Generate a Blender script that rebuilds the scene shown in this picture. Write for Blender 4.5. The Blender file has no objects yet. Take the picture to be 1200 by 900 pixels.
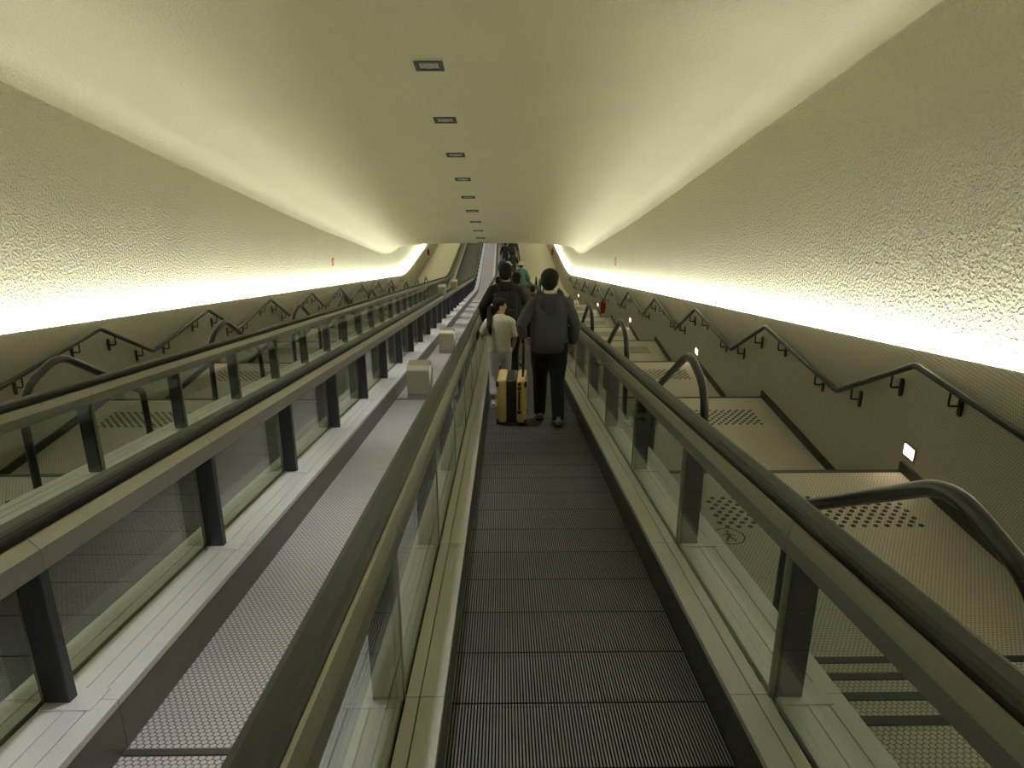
import bpy, bmesh, math, random
from mathutils import Vector, Matrix
random.seed(7)
sc = bpy.context.scene
COL = sc.collection
R = math.radians

# ------------------------------------------------------------------ camera, world, lamps, exposure
CAMZ = 1.77
cam_d = bpy.data.cameras.new('camera'); cam = bpy.data.objects.new('camera', cam_d); COL.objects.link(cam)
cam_d.sensor_width = 36; cam_d.lens = 27.0; cam_d.clip_start = 0.02; cam_d.clip_end = 300
cam.location = (0, 0, CAMZ); cam.rotation_euler = (R(90 - 19.57), 0, R(-0.64))
sc.camera = cam
world = bpy.data.worlds.new('world'); sc.world = world; world.use_nodes = True
world.node_tree.nodes['Background'].inputs[0].default_value = (.02, .02, .02, 1)
world.node_tree.nodes['Background'].inputs[1].default_value = 0.1
sc.view_settings.view_transform = 'Standard'; sc.view_settings.look = 'None'
sc.view_settings.gamma = 1; sc.view_settings.use_curve_mapping = False
sc.view_settings.exposure = 0.0
sc.cycles.max_bounces = 10; sc.cycles.diffuse_bounces = 6; sc.cycles.glossy_bounces = 5
sc.cycles.transparent_max_bounces = 40; sc.cycles.sample_clamp_indirect = 6
sc.cycles.caustics_reflective = False; sc.cycles.caustics_refractive = False

# tunnel path: a straight ramp down, then a sag into a nearly level stretch
S = 0.1835; S2 = 0.03; Y1, Y2 = 38.6, 44.0; YEND = 78.0
def zb(y):
    if y < Y1: return -S * y
    if y < Y2:
        t = y - Y1
        return -S * Y1 - S * t + (S - S2) * t * t / (2 * (Y2 - Y1))
    return -S * Y1 - (S + S2) / 2 * (Y2 - Y1) - S2 * (y - Y2)
def stations(y0, y1):
    ys = [y0]
    if y0 < Y1 < y1: ys.append(Y1)
    for i in range(1, 9):
        y = Y1 + (Y2 - Y1) * i / 8
        if y0 < y < y1: ys.append(y)
    ys.append(y1)
    return ys
XC = -0.95                       # centre line of the tunnel
WR, WL = 3.40, -5.15              # faces of the tiled side walls
LIP = 1.0
COVE_RUNS = ((85, 41.0), (0, 7.0))   # tilt towards the wall, watts per metre: wall washer and weak uplight
COVE_COLOR = (1.0, .995, .95)
def cove_lamp(side):
    """fluorescent runs lying in the light trough behind the lip of the side wall"""
    segs = [(-2.0 + 8.12 * i, -2.0 + 8.12 * (i + 1)) for i in range(5)] + [(38.6, 41.3), (41.3, 44), (44, 56), (56, 68), (68, YEND)]
    for a, b, (tilt, power) in [(a, b, r) for a, b in segs for r in COVE_RUNS]:
        ld = bpy.data.lights.new('cove_lamp', 'AREA'); ld.shape = 'RECTANGLE'
        L = math.hypot(b - a, zb(b) - zb(a))
        ld.size = .085; ld.size_y = L; ld.energy = power * L; ld.color = COVE_COLOR
        o = bpy.data.objects.new('cove_lamp', ld); COL.objects.link(o)
        if tilt: x = XC + side * (4.62 - .085)              # the washer lies next to the rough wall
        else: x = (WR + .115 + .07) if side > 0 else (WL - .115 - .07)
        o.location = (x, (a + b) / 2, (zb(a) + zb(b)) / 2 + LIP - .125)
        d = Vector((0, b - a, zb(b) - zb(a))).normalized()
        tl = R(tilt) * side                            # tilted towards the rough wall; light shines along -ez
        ez = -(Vector((math.sin(tl), 0, math.cos(tl))) - d * d.z * math.cos(tl)).normalized(); ex = d.cross(ez)
        o.rotation_euler = Matrix((ex, d, ez)).transposed().to_euler()
cove_lamp(1); cove_lamp(-1)

# ------------------------------------------------------------------ materials
def new_mat(name):
    m = bpy.data.materials.new(name); m.use_nodes = True
    nt = m.node_tree; return m, nt, nt.nodes['Principled BSDF'], nt.nodes, nt.links
def N(nodes, t, **kw):
    n = nodes.new(t)
    for k, v in kw.items(): setattr(n, k, v)
    return n
def math_node(nodes, links, op, a, b=None, c=None):
    n = nodes.new('ShaderNodeMath'); n.operation = op
    for i, v in enumerate((a, b, c)):
        if v is None: continue
        if isinstance(v, (int, float)): n.inputs[i].default_value = v
        else: links.new(v, n.inputs[i])
    return n.outputs[0]
def plain(name, col, rough=.5, metal=0., var=.08, scale=8., bump=0., bscale=60., stretch=None, spec=.5, emit=None):
    m, nt, b, nodes, links = new_mat(name)
    geo = N(nodes, 'ShaderNodeNewGeometry'); vec = geo.outputs['Position']
    if stretch:
        mp = N(nodes, 'ShaderNodeMapping'); mp.inputs['Scale'].default_value = stretch
        links.new(vec, mp.inputs[0]); vec = mp.outputs[0]
    no = N(nodes, 'ShaderNodeTexNoise'); no.inputs['Scale'].default_value = scale; no.inputs['Detail'].default_value = 4
    links.new(vec, no.inputs['Vector'])
    mx = N(nodes, 'ShaderNodeMix', data_type='RGBA')
    mx.inputs[6].default_value = (*[max(0, c * (1 - var)) for c in col], 1)
    mx.inputs[7].default_value = (*[min(1, c * (1 + var)) for c in col], 1)
    links.new(no.outputs['Fac'], mx.inputs[0]); links.new(mx.outputs[2], b.inputs['Base Color'])
    b.inputs['Roughness'].default_value = rough; b.inputs['Metallic'].default_value = metal
    b.inputs['Specular IOR Level'].default_value = spec
    if bump:
        n2 = N(nodes, 'ShaderNodeTexNoise'); n2.inputs['Scale'].default_value = bscale; n2.inputs['Detail'].default_value = 3
        links.new(vec, n2.inputs['Vector'])
        bp = N(nodes, 'ShaderNodeBump'); bp.inputs['Strength'].default_value = bump; bp.inputs['Distance'].default_value = .01
        links.new(n2.outputs['Fac'], bp.inputs['Height']); links.new(bp.outputs[0], b.inputs['Normal'])
    if emit:
        b.inputs['Emission Color'].default_value = (*emit[0], 1); b.inputs['Emission Strength'].default_value = emit[1]
    return m
def plaster(name, col, strength, dist, scale):
    m, nt, b, nodes, links = new_mat(name)
    geo = N(nodes, 'ShaderNodeNewGeometry')
    no = N(nodes, 'ShaderNodeTexNoise'); no.inputs['Scale'].default_value = .7; no.inputs['Detail'].default_value = 3
    links.new(geo.outputs['Position'], no.inputs['Vector'])
    mx = N(nodes, 'ShaderNodeMix', data_type='RGBA')
    mx.inputs[6].default_value = (*[c * .94 for c in col], 1); mx.inputs[7].default_value = (*[c * 1.04 for c in col], 1)
    links.new(no.outputs['Fac'], mx.inputs[0]); links.new(mx.outputs[2], b.inputs['Base Color'])
    b.inputs['Roughness'].default_value = .9; b.inputs['Specular IOR Level'].default_value = .15
    vo = N(nodes, 'ShaderNodeTexNoise'); vo.inputs['Scale'].default_value = scale; vo.inputs['Detail'].default_value = 2.5
    vo.inputs['Roughness'].default_value = .55
    links.new(geo.outputs['Position'], vo.inputs['Vector'])
    rm = N(nodes, 'ShaderNodeMapRange'); rm.inputs[1].default_value = .38; rm.inputs[2].default_value = .68
    links.new(vo.outputs['Fac'], rm.inputs[0])
    bp = N(nodes, 'ShaderNodeBump'); bp.inputs['Strength'].default_value = strength; bp.inputs['Distance'].default_value = dist
    links.new(rm.outputs[0], bp.inputs['Height']); links.new(bp.outputs[0], b.inputs['Normal'])
    return m
def mosaic(name, tile, joint, pitch, axes='xy', rough=.45, dirt=.12, lo=.40, hi=.47):
    """small round-cornered tiles laid in staggered rows"""
    m, nt, b, nodes, links = new_mat(name)
    geo = N(nodes, 'ShaderNodeNewGeometry')
    sp = N(nodes, 'ShaderNodeSeparateXYZ'); links.new(geo.outputs['Position'], sp.inputs[0])
    u = sp.outputs['XYZ'.index(axes[0].upper())]; v = sp.outputs['XYZ'.index(axes[1].upper())]
    r3 = 1.7320508
    pu = math_node(nodes, links, 'DIVIDE', u, pitch); pv = math_node(nodes, links, 'DIVIDE', v, pitch * r3)
    ds = []
    for off in (0.0, .5):
        a = math_node(nodes, links, 'SUBTRACT', math_node(nodes, links, 'FRACT', math_node(nodes, links, 'ADD', pu, off + 200.0)), .5)
        c = math_node(nodes, links, 'SUBTRACT', math_node(nodes, links, 'FRACT', math_node(nodes, links, 'ADD', pv, off + 200.0)), .5)
        c = math_node(nodes, links, 'MULTIPLY', c, r3)
        ds.append(math_node(nodes, links, 'SQRT', math_node(nodes, links, 'ADD', math_node(nodes, links, 'MULTIPLY', a, a), math_node(nodes, links, 'MULTIPLY', c, c))))
    d = math_node(nodes, links, 'MINIMUM', ds[0], ds[1])
    rm = N(nodes, 'ShaderNodeMapRange'); rm.interpolation_type = 'SMOOTHSTEP'
    rm.inputs[1].default_value = lo; rm.inputs[2].default_value = hi; rm.inputs[3].default_value = 1; rm.inputs[4].default_value = 0
    links.new(d, rm.inputs[0])
    no = N(nodes, 'ShaderNodeTexNoise'); no.inputs['Scale'].default_value = 3.; no.inputs['Detail'].default_value = 5
    links.new(geo.outputs['Position'], no.inputs['Vector'])
    mt = N(nodes, 'ShaderNodeMix', data_type='RGBA')
    mt.inputs[6].default_value = (*[c * (1 - dirt) for c in tile], 1); mt.inputs[7].default_value = (*[min(1, c * (1 + dirt)) for c in tile], 1)
    links.new(no.outputs['Fac'], mt.inputs[0])
    mx = N(nodes, 'ShaderNodeMix', data_type='RGBA'); mx.inputs[6].default_value = (*joint, 1)
    links.new(rm.outputs[0], mx.inputs[0]); links.new(mt.outputs[2], mx.inputs[7]); links.new(mx.outputs[2], b.inputs['Base Color'])
    b.inputs['Roughness'].default_value = rough; b.inputs['Specular IOR Level'].default_value = .35
    bp = N(nodes, 'ShaderNodeBump'); bp.inputs['Strength'].default_value = .35; bp.inputs['Distance'].default_value = .003
    links.new(rm.outputs[0], bp.inputs['Height']); links.new(bp.outputs[0], b.inputs['Normal'])
    return m
def glass_mat(name, tint, refl=1.0):
    """thin tinted safety glass: see-through with a Fresnel reflection"""
    m = bpy.data.materials.new(name); m.use_nodes = True
    nt = m.node_tree; nodes, links = nt.nodes, nt.links
    nodes.remove(nodes['Principled BSDF'])
    tr = N(nodes, 'ShaderNodeBsdfTransparent'); tr.inputs[0].default_value = (*tint, 1)
    gl = N(nodes, 'ShaderNodeBsdfGlossy'); gl.inputs['Roughness'].default_value = .02
    gl.inputs[0].default_value = (.95, .97, .95, 1)
    lw = N(nodes, 'ShaderNodeLayerWeight'); lw.inputs[0].default_value = .5      # Schlick on the facing angle: same from both faces
    mu = math_node(nodes, links, 'MULTIPLY_ADD', math_node(nodes, links, 'POWER', lw.outputs['Facing'], 5.0), .85 * refl, .04)
    mx = N(nodes, 'ShaderNodeMixShader'); links.new(mu, mx.inputs[0]); links.new(tr.outputs[0], mx.inputs[1]); links.new(gl.outputs[0], mx.inputs[2])
    links.new(mx.outputs[0], nodes['Material Output'].inputs[0])
    return m

M = {}
M['wall_plaster'] = plaster('wall_plaster', (.90, .88, .65), 1.0, .027, 30)
M['ceiling_plaster'] = plaster('ceiling_plaster', (.85, .83, .62), .5, .010, 30)
M['side_tile'] = mosaic('side_tile', (.55, .525, .46), (.26, .25, .21), .028, 'yz', .5, .06)
M['stair_tile'] = mosaic('stair_tile', (.61, .58, .51), (.2, .19, .16), .026, 'xy', .5)
M['strip_tile'] = mosaic('strip_tile', (.61, .575, .585), (.13, .12, .12), .0265, 'xy', .42)
M['far_floor'] = plain('far_floor', (.60, .55, .45), .5)
M['alu'] = plain('brushed_aluminium', (.80, .79, .83), .45, .3, .06, 3, stretch=(60, 1, 60))
M['champagne'] = plain('champagne_aluminium', (.42, .41, .35), .40, .85, .06, 3, stretch=(60, 1, 60))
M['alu_light'] = plain('satin_aluminium', (.57, .56, .52), .5, .45, .05, 3, stretch=(60, 1, 60))
M['dark_panel'] = plain('dark_skirt', (.05, .05, .048), .45, .3, .1)
M['curb_face'] = plain('curb_face_metal', (.20, .185, .165), .45, .6, .12)
M['joint'] = plain('dark_joint', (.07, .065, .06), .7)
M['post'] = plain('dark_post_paint', (.042, .045, .056), .45, .2, .1)
M['rubber'] = plain('handrail_rubber', (.030, .030, .022), .55, 0, .1, spec=.3)
M['groove'] = plain('black_groove', (.012, .012, .012), .7)
M['black_rail'] = plain('black_tube', (.022, .025, .027), .30, .3, .1)
M['black_strip'] = plain('black_edge_strip', (.022, .022, .022), .55, 0, .2)
M['pallet'] = plain('pallet_aluminium', (.23, .225, .225), .5, .4, .25, 4)
M['pallet_gap'] = plain('pallet_gap', (.015, .015, .015), .8)
M['glass'] = glass_mat('balustrade_glass', (.86, .89, .87))
M['lamp_lens'] = plain('step_light_lens', (.9, .85, .7), .4, emit=((1.0, .80, .58), 9.0))
M['lamp_frame'] = plain('step_light_frame', (.30, .28, .22), .5, .3)
M['down_frame'] = plain('downlight_frame', (.035, .035, .03), .6)
M['down_disc'] = plain('downlight_lens', (.42, .42, .38), .35)
M['sign_red'] = plain('sign_red', (.62, .06, .045), .5)
M['sign_white'] = plain('sign_white', (.8, .78, .72), .5)
M['ext_red'] = plain('extinguisher_red', (.30, .012, .014), .3)
M['black_plastic'] = plain('black_plastic', (.018, .018, .018), .4)
M['box'] = plain('pillar_box_metal', (.46, .43, .32), .42, .6, .05)
M['box_base'] = plain('pillar_base_metal', (.40, .36, .32), .4, .7, .05)
M['skin'] = plain('skin', (.50, .30, .21), .55, 0, .06)
M['hair'] = plain('black_hair', (.008, .007, .007), .6, 0, .3, 40, bump=.6, bscale=90, spec=.2)
M['hoodie'] = plain('grey_hoodie', (.060, .066, .075), .9, 0, .22, 90, bump=.35, bscale=14)
M['trouser'] = plain('navy_trousers', (.008, .010, .016), .85, 0, .15, 20, bump=.3, bscale=12)
M['black_cloth'] = plain('black_jacket', (.008, .008, .010), .8, 0, .2, 20, bump=.3, bscale=12)
M['backpack'] = plain('black_backpack', (.006, .0065, .008), .7, 0, .2, 20, bump=.2)
M['cream_shirt'] = plain('cream_shirt', (.60, .57, .45), .9, 0, .05, 20, bump=.3, bscale=16)
M['white_trouser'] = plain('pale_trousers', (.70, .69, .72), .9, 0, .06, 20, bump=.3, bscale=16)
M['shoe'] = plain('grey_trainers', (.33, .33, .33), .6, 0, .45, 45)
M['shoe_white'] = plain('white_trainers', (.62, .61, .60), .6, 0, .1, 45)
M['sole'] = plain('shoe_sole', (.03, .03, .03), .8)
M['yellow'] = plain('yellow_suitcase_shell', (.70, .50, .21), .38, 0, .03)
M['eye'] = plain('eye', (.75, .72, .7), .2)
M['lip'] = plain('lips', (.45, .17, .14), .5)
def cloth(name, c): return plain(name, c, .9, 0, .12, 20, bump=.3, bscale=14)
M['brown'] = cloth('brown_top', (.085, .052, .036)); M['rust'] = cloth('rust_top', (.13, .07, .05)); M['teal'] = cloth('teal_top', (.10, .22, .20))
M['pink'] = cloth('pink_top', (.42, .20, .19)); M['navy'] = cloth('navy_top', (.012, .014, .022)); M['blue'] = cloth('blue_top', (.07, .09, .22))
M['khaki'] = cloth('khaki_trousers', (.30, .26, .19)); M['white_hat'] = cloth('white_hat', (.75, .72, .64)); M['charcoal'] = cloth('charcoal_top', (.03, .03, .032))

# ------------------------------------------------------------------ helpers
def mesh_obj(name, me, parent=None, loc=(0, 0, 0)):
    o = bpy.data.objects.new(name, me); COL.objects.link(o)
    if parent is not None: o.parent = parent
    o.location = loc; return o
def to_mesh(bm, name, mat, smooth=False):
    me = bpy.data.meshes.new(name)
    bmesh.ops.recalc_face_normals(bm, faces=bm.faces[:])
    if smooth:
        for f in bm.faces: f.smooth = True
    bm.to_mesh(me); bm.free()
    for m in (mat if isinstance(mat, (list, tuple)) else [mat]): me.materials.append(m)
    return me
def thing(name, label, cat, loc=(0, 0, 0), rz=0, group=None):
    o = bpy.data.objects.new(name, None); COL.objects.link(o); o.empty_display_size = .1
    o.location = loc; o.rotation_euler = (0, 0, rz); o['label'] = label; o['category'] = cat
    if group: o['group'] = group
    return o
def tag(o, label, cat, group=None):
    o['label'] = label; o['category'] = cat
    if group: o['group'] = group
    return o
def box(bm, x0, x1, y0, y1, z0, z1, shear=0., bev=0., mi=0):
    """box; shear = dz/dy lets it lie along the ramp"""
    vs = [bm.verts.new((x, y, z + shear * y)) for x in (x0, x1) for y in (y0, y1) for z in (z0, z1)]
    fs = []
    for idx in ((0, 1, 3, 2), (4, 6, 7, 5), (0, 4, 5, 1), (2, 3, 7, 6), (0, 2, 6, 4), (1, 5, 7, 3)):
        f = bm.faces.new([vs[i] for i in idx]); f.material_index = mi; fs.append(f)
    if bev:
        es = list({e for f in fs for e in f.edges})
        bmesh.ops.bevel(bm, geom=es, offset=bev, segments=2, profile=.5, affect='EDGES')
def prism(bm, prof, ys, zf, closed=True, mi=0):
    """sweep an (x, h) outline along y on the path zf"""
    rings = [[bm.verts.new((x, y, zf(y) + h)) for x, h in prof] for y in ys]
    n = len(prof)
    for a, b in zip(rings, rings[1:]):
        for i in range(n if closed else n - 1):
            j = (i + 1) % n
            f = bm.faces.new((a[i], a[j], b[j], b[i])); f.material_index = mi
    if closed:
        bm.faces.new(rings[0]); bm.faces.new(rings[-1][::-1])
def tube(bm, pts, rad, segs=10, ref=None, cap=True, mi=0):
    """closed loft of elliptical rings along a polyline; rad: r or (rx, ry) per point"""
    pts = [Vector(p) for p in pts]
    if not isinstance(rad, list): rad = [rad] * len(pts)
    rings = []
    prev = None
    for i, p in enumerate(pts):
        t = (pts[min(i + 1, len(pts) - 1)] - pts[max(i - 1, 0)]).normalized()
        if prev is None:
            r = Vector(ref) if ref else (Vector((1, 0, 0)) if abs(t.x) < .9 else Vector((0, 1, 0)))
        else: r = prev
        sx = (r - t * r.dot(t)).normalized(); sy = t.cross(sx); prev = sx
        rr = rad[i] if isinstance(rad[i], (tuple, list)) else (rad[i], rad[i])
        rings.append([bm.verts.new(p + sx * rr[0] * math.cos(2 * math.pi * k / segs) + sy * rr[1] * math.sin(2 * math.pi * k / segs)) for k in range(segs)])
    for a, b in zip(rings, rings[1:]):
        for i in range(segs):
            j = (i + 1) % segs
            f = bm.faces.new((a[i], a[j], b[j], b[i])); f.material_index = mi
    if cap:
        f = bm.faces.new(rings[0][::-1]); f.material_index = mi
        f = bm.faces.new(rings[-1]); f.material_index = mi
def ellipsoid(bm, c, r, u=16, v=10, rot=None, mi=0):
    m = Matrix.Translation(c) @ (rot.to_4x4() if rot else Matrix()) @ Matrix.Diagonal((*r, 1))
    g = bmesh.ops.create_uvsphere(bm, u_segments=u, v_segments=v, radius=1, matrix=m)
    for f in {f for vv in g['verts'] for f in vv.link_faces}: f.material_index = mi
def arc_path(pts, rads, n=7):
    """polyline with rounded corners"""
    out = [Vector(pts[0])]
    for i in range(1, len(pts) - 1):
        p, a, b = Vector(pts[i]), Vector(pts[i - 1]), Vector(pts[i + 1]); r = rads[i - 1]
        if r <= 0: out.append(p); continue
        d1, d2 = (a - p).normalized(), (b - p).normalized()
        p1, p2 = p + d1 * r, p + d2 * r
        for k in range(n + 1):
            t = k / n; out.append(p1 * (1 - t) ** 2 + p * 2 * t * (1 - t) + p2 * t * t)
    out.append(Vector(pts[-1])); return out
ORD = ['first', 'second', 'third', 'fourth', 'fifth', 'sixth', 'seventh', 'eighth', 'ninth', 'tenth', 'eleventh', 'twelfth', 'thirteenth']

# ------------------------------------------------------------------ setting: ceiling, rough walls, tiled side walls, floors
def zc(y):                                   # crown of the ceiling
    Y0, Yq = 33.5, 40.5; s1, s2 = .2584, .05
    base = 3.41 + CAMZ
    if y < Y0: return base - s1 * y
    if y < Yq:
        t = y - Y0; return base - s1 * Y0 - s1 * t + (s1 - s2) * t * t / (2 * (Yq - Y0))
    return base - s1 * Y0 - (s1 + s2) / 2 * (Yq - Y0) - s2 * (y - Yq)
DROP = [(0, 0), (.75, .006), (1.5, .022), (2.1, .045), (2.7, .085), (3.2, .135), (3.6, .19), (3.9, .245), (4.12, .305), (4.28, .37), (4.40, .445), (4.49, .53), (4.56, .64), (4.60, .76), (4.62, .92)]
def kdrop(y):
    t = min(1, max(0, (y - 20) / 15)); t = t * t * (3 - 2 * t); return .78 * (1 - .30 * t)
ysC = [-4.5 + 1.5 * i for i in range(25)] + [33.5 + .5 * i for i in range(1, 25)] + [46 + 4 * i for i in range(9)]
def grid_obj(name, rows, mat):
    bm = bmesh.new(); vs = [[bm.verts.new(p) for p in r] for r in rows]
    for a, b in zip(vs, vs[1:]):
        for i in range(len(a) - 1): bm.faces.new((a[i], a[i + 1], b[i + 1], b[i]))
    o = mesh_obj(name, to_mesh(bm, name, mat, True)); o['kind'] = 'structure'; return o
prof = [(-x, d) for x, d in DROP[::-1]] + DROP[1:]
grid_obj('ceiling', [[(XC + x, y, zc(y) - d * kdrop(y)) for x, d in prof] for y in ysC], M['ceiling_plaster'])
for nm, s in (('wall_right_upper', 1), ('wall_left_upper', -1)):
    rows = []
    for y in ysC:
        top = zc(y) - .92 * kdrop(y); bot = zb(y) + LIP - .22
        rows.append([(XC + s * 4.62, y, top + (bot - top) * i / 6) for i in range(7)])
    grid_obj(nm, rows, M['wall_plaster'])
def sidewall(nm, X, s):
    p = [(X, -1.5), (X, .58), (X + s * .012, .72), (X + s * .032, .84), (X + s * .055, .92), (X + s * .078, .97), (X + s * .098, .995), (X + s * .112, 1.0), (X + s * .115, .985), (X + s * .115, LIP - .22), (XC + s * 4.64, LIP - .22)]
    bm = bmesh.new(); prism(bm, p, stations(-4.5, YEND), zb, closed=False)
    o = mesh_obj(nm, to_mesh(bm, nm, M['side_tile'], False)); o['kind'] = 'structure'
    for f in o.data.polygons: f.use_smooth = f.index % 10 < 8
sidewall('wall_right', WR, 1); sidewall('wall_left', WL, -1)
bm = bmesh.new(); box(bm, -7, 5, YEND, YEND + .2, -14, 0); o = mesh_obj('wall_far', to_mesh(bm, 'wall_far', M['wall_plaster'])); o['kind'] = 'structure'
bm = bmesh.new(); box(bm, -7, 5, -4.3, -4.1, -2, 8); o = mesh_obj('wall_near', to_mesh(bm, 'wall_near', M['wall_plaster'])); o['kind'] = 'structure'

# walkway cross-section (x from the belt centre)
A, B = .295, -2.30                     # belt centres: ridden walkway, empty walkway
HB = .51; GX = .655; OC = .92; HC = .20   # half belt, glass line, outer curb edge, curb height
# tiled strip between the two walkways
bm = bmesh.new(); prism(bm, [(B + OC - .02, -.02), (A - OC + .02, -.02), (A - OC + .02, -.12), (B + OC - .02, -.12)], stations(-1.5, YEND), zb)
o = mesh_obj('floor', to_mesh(bm, 'floor', M['strip_tile'])); o['kind'] = 'structure'
bm = bmesh.new()
for y in (2.17, 9.2, 16.6, 24.0, 31.4): box(bm, B + OC, A - OC, y, y + .035, -.0195, -.014, -S)
o = mesh_obj('trim_1', to_mesh(bm, 'trim', M['joint'])); o['kind'] = 'structure'; o.name = 'trim_1'
# plain ramps beyond the last landing
for nm, x0, x1 in (('floor_side_right', A + OC - .02, WR), ('floor_side_left', WL, B - OC + .02)):
    bm = bmesh.new(); prism(bm, [(x0, -.05), (x1, -.05), (x1, -.2), (x0, -.2)], stations(37.6, YEND), zb)
    o = mesh_obj(nm, to_mesh(bm, nm, M['far_floor'])); o['kind'] = 'structure'
bm = bmesh.new(); prism(bm, [(WL - .2, -1.5), (WR + .2, -1.5), (WR + .2, -1.7), (WL - .2, -1.7)], stations(-4.5, YEND), zb)
o = mesh_obj('floor_base', to_mesh(bm, 'floor_base', M['groove'])); o['kind'] = 'structure'

# ------------------------------------------------------------------ moving walkways
PY = .3935
def pallet_mesh():
    bm = bmesh.new(); n = 84; w = 2 * HB / n; L = PY / math.cos(math.atan(S)) - .011
    y0, y1 = .004, L + .004
    xs = []
    for i in range(n):
        x = -HB + i * w
        xs += [(x, 0), (x + w * .5, 0), (x + w * .5, -.018), (x + w, -.018)]
    a = [bm.verts.new((x, y0, z)) for x, z in xs]; b = [bm.verts.new((x, y1, z)) for x, z in xs]
    for i in range(len(xs) - 1): bm.faces.new((a[i], a[i + 1], b[i + 1], b[i]))
    for i, f in enumerate(bm.faces): f.material_index = 0 if i % 4 == 0 else 1
    box(bm, -HB, HB, y0, y1, -.03, -.019, mi=1)
    return to_mesh(bm, 'pallet', [M['pallet'], M['pallet_gap']])
pal_me = pallet_mesh()
def walkway(cx, name, label):
    w = thing(name, label, 'walkway', (cx, 0, 0))
    k = 0; y = -.3
    while y + PY < Y1:
        o = bpy.data.objects.new('pallet', pal_me); COL.objects.link(o); o.parent = w
        o.location = (0, y, zb(y)); o.rotation_euler = (-math.atan(S), 0, 0); y += PY; k += 1
    bm = bmesh.new()
    prism(bm, [(-HB, -.03), (HB, -.03), (HB, -.07), (-HB, -.07)], stations(-.5, YEND), zb)
    mesh_obj('belt_frame', to_mesh(bm, 'belt_frame', M['pallet_gap']), w)
    bm = bmesh.new()
    ys = stations(y, YEND)
    for i in range(42):
        x = -HB + i * 2 * HB / 42
        prism(bm, [(x, 0), (x + HB / 42, 0), (x + HB / 42, -.012), (x, -.012)], ys, zb)
    prism(bm, [(-HB, -.011), (HB, -.011), (HB, -.029), (-HB, -.029)], ys, zb)
    o = mesh_obj('far_pallets', to_mesh(bm, 'far_pallets', M['pallet']), w); o['kind'] = 'stuff'
    return w
walkway(A, 'moving_walkway', 'dark ribbed moving walkway belt carrying the people')
walkway(B, 'moving_walkway', 'dark ribbed moving walkway belt with nobody on it')

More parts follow.
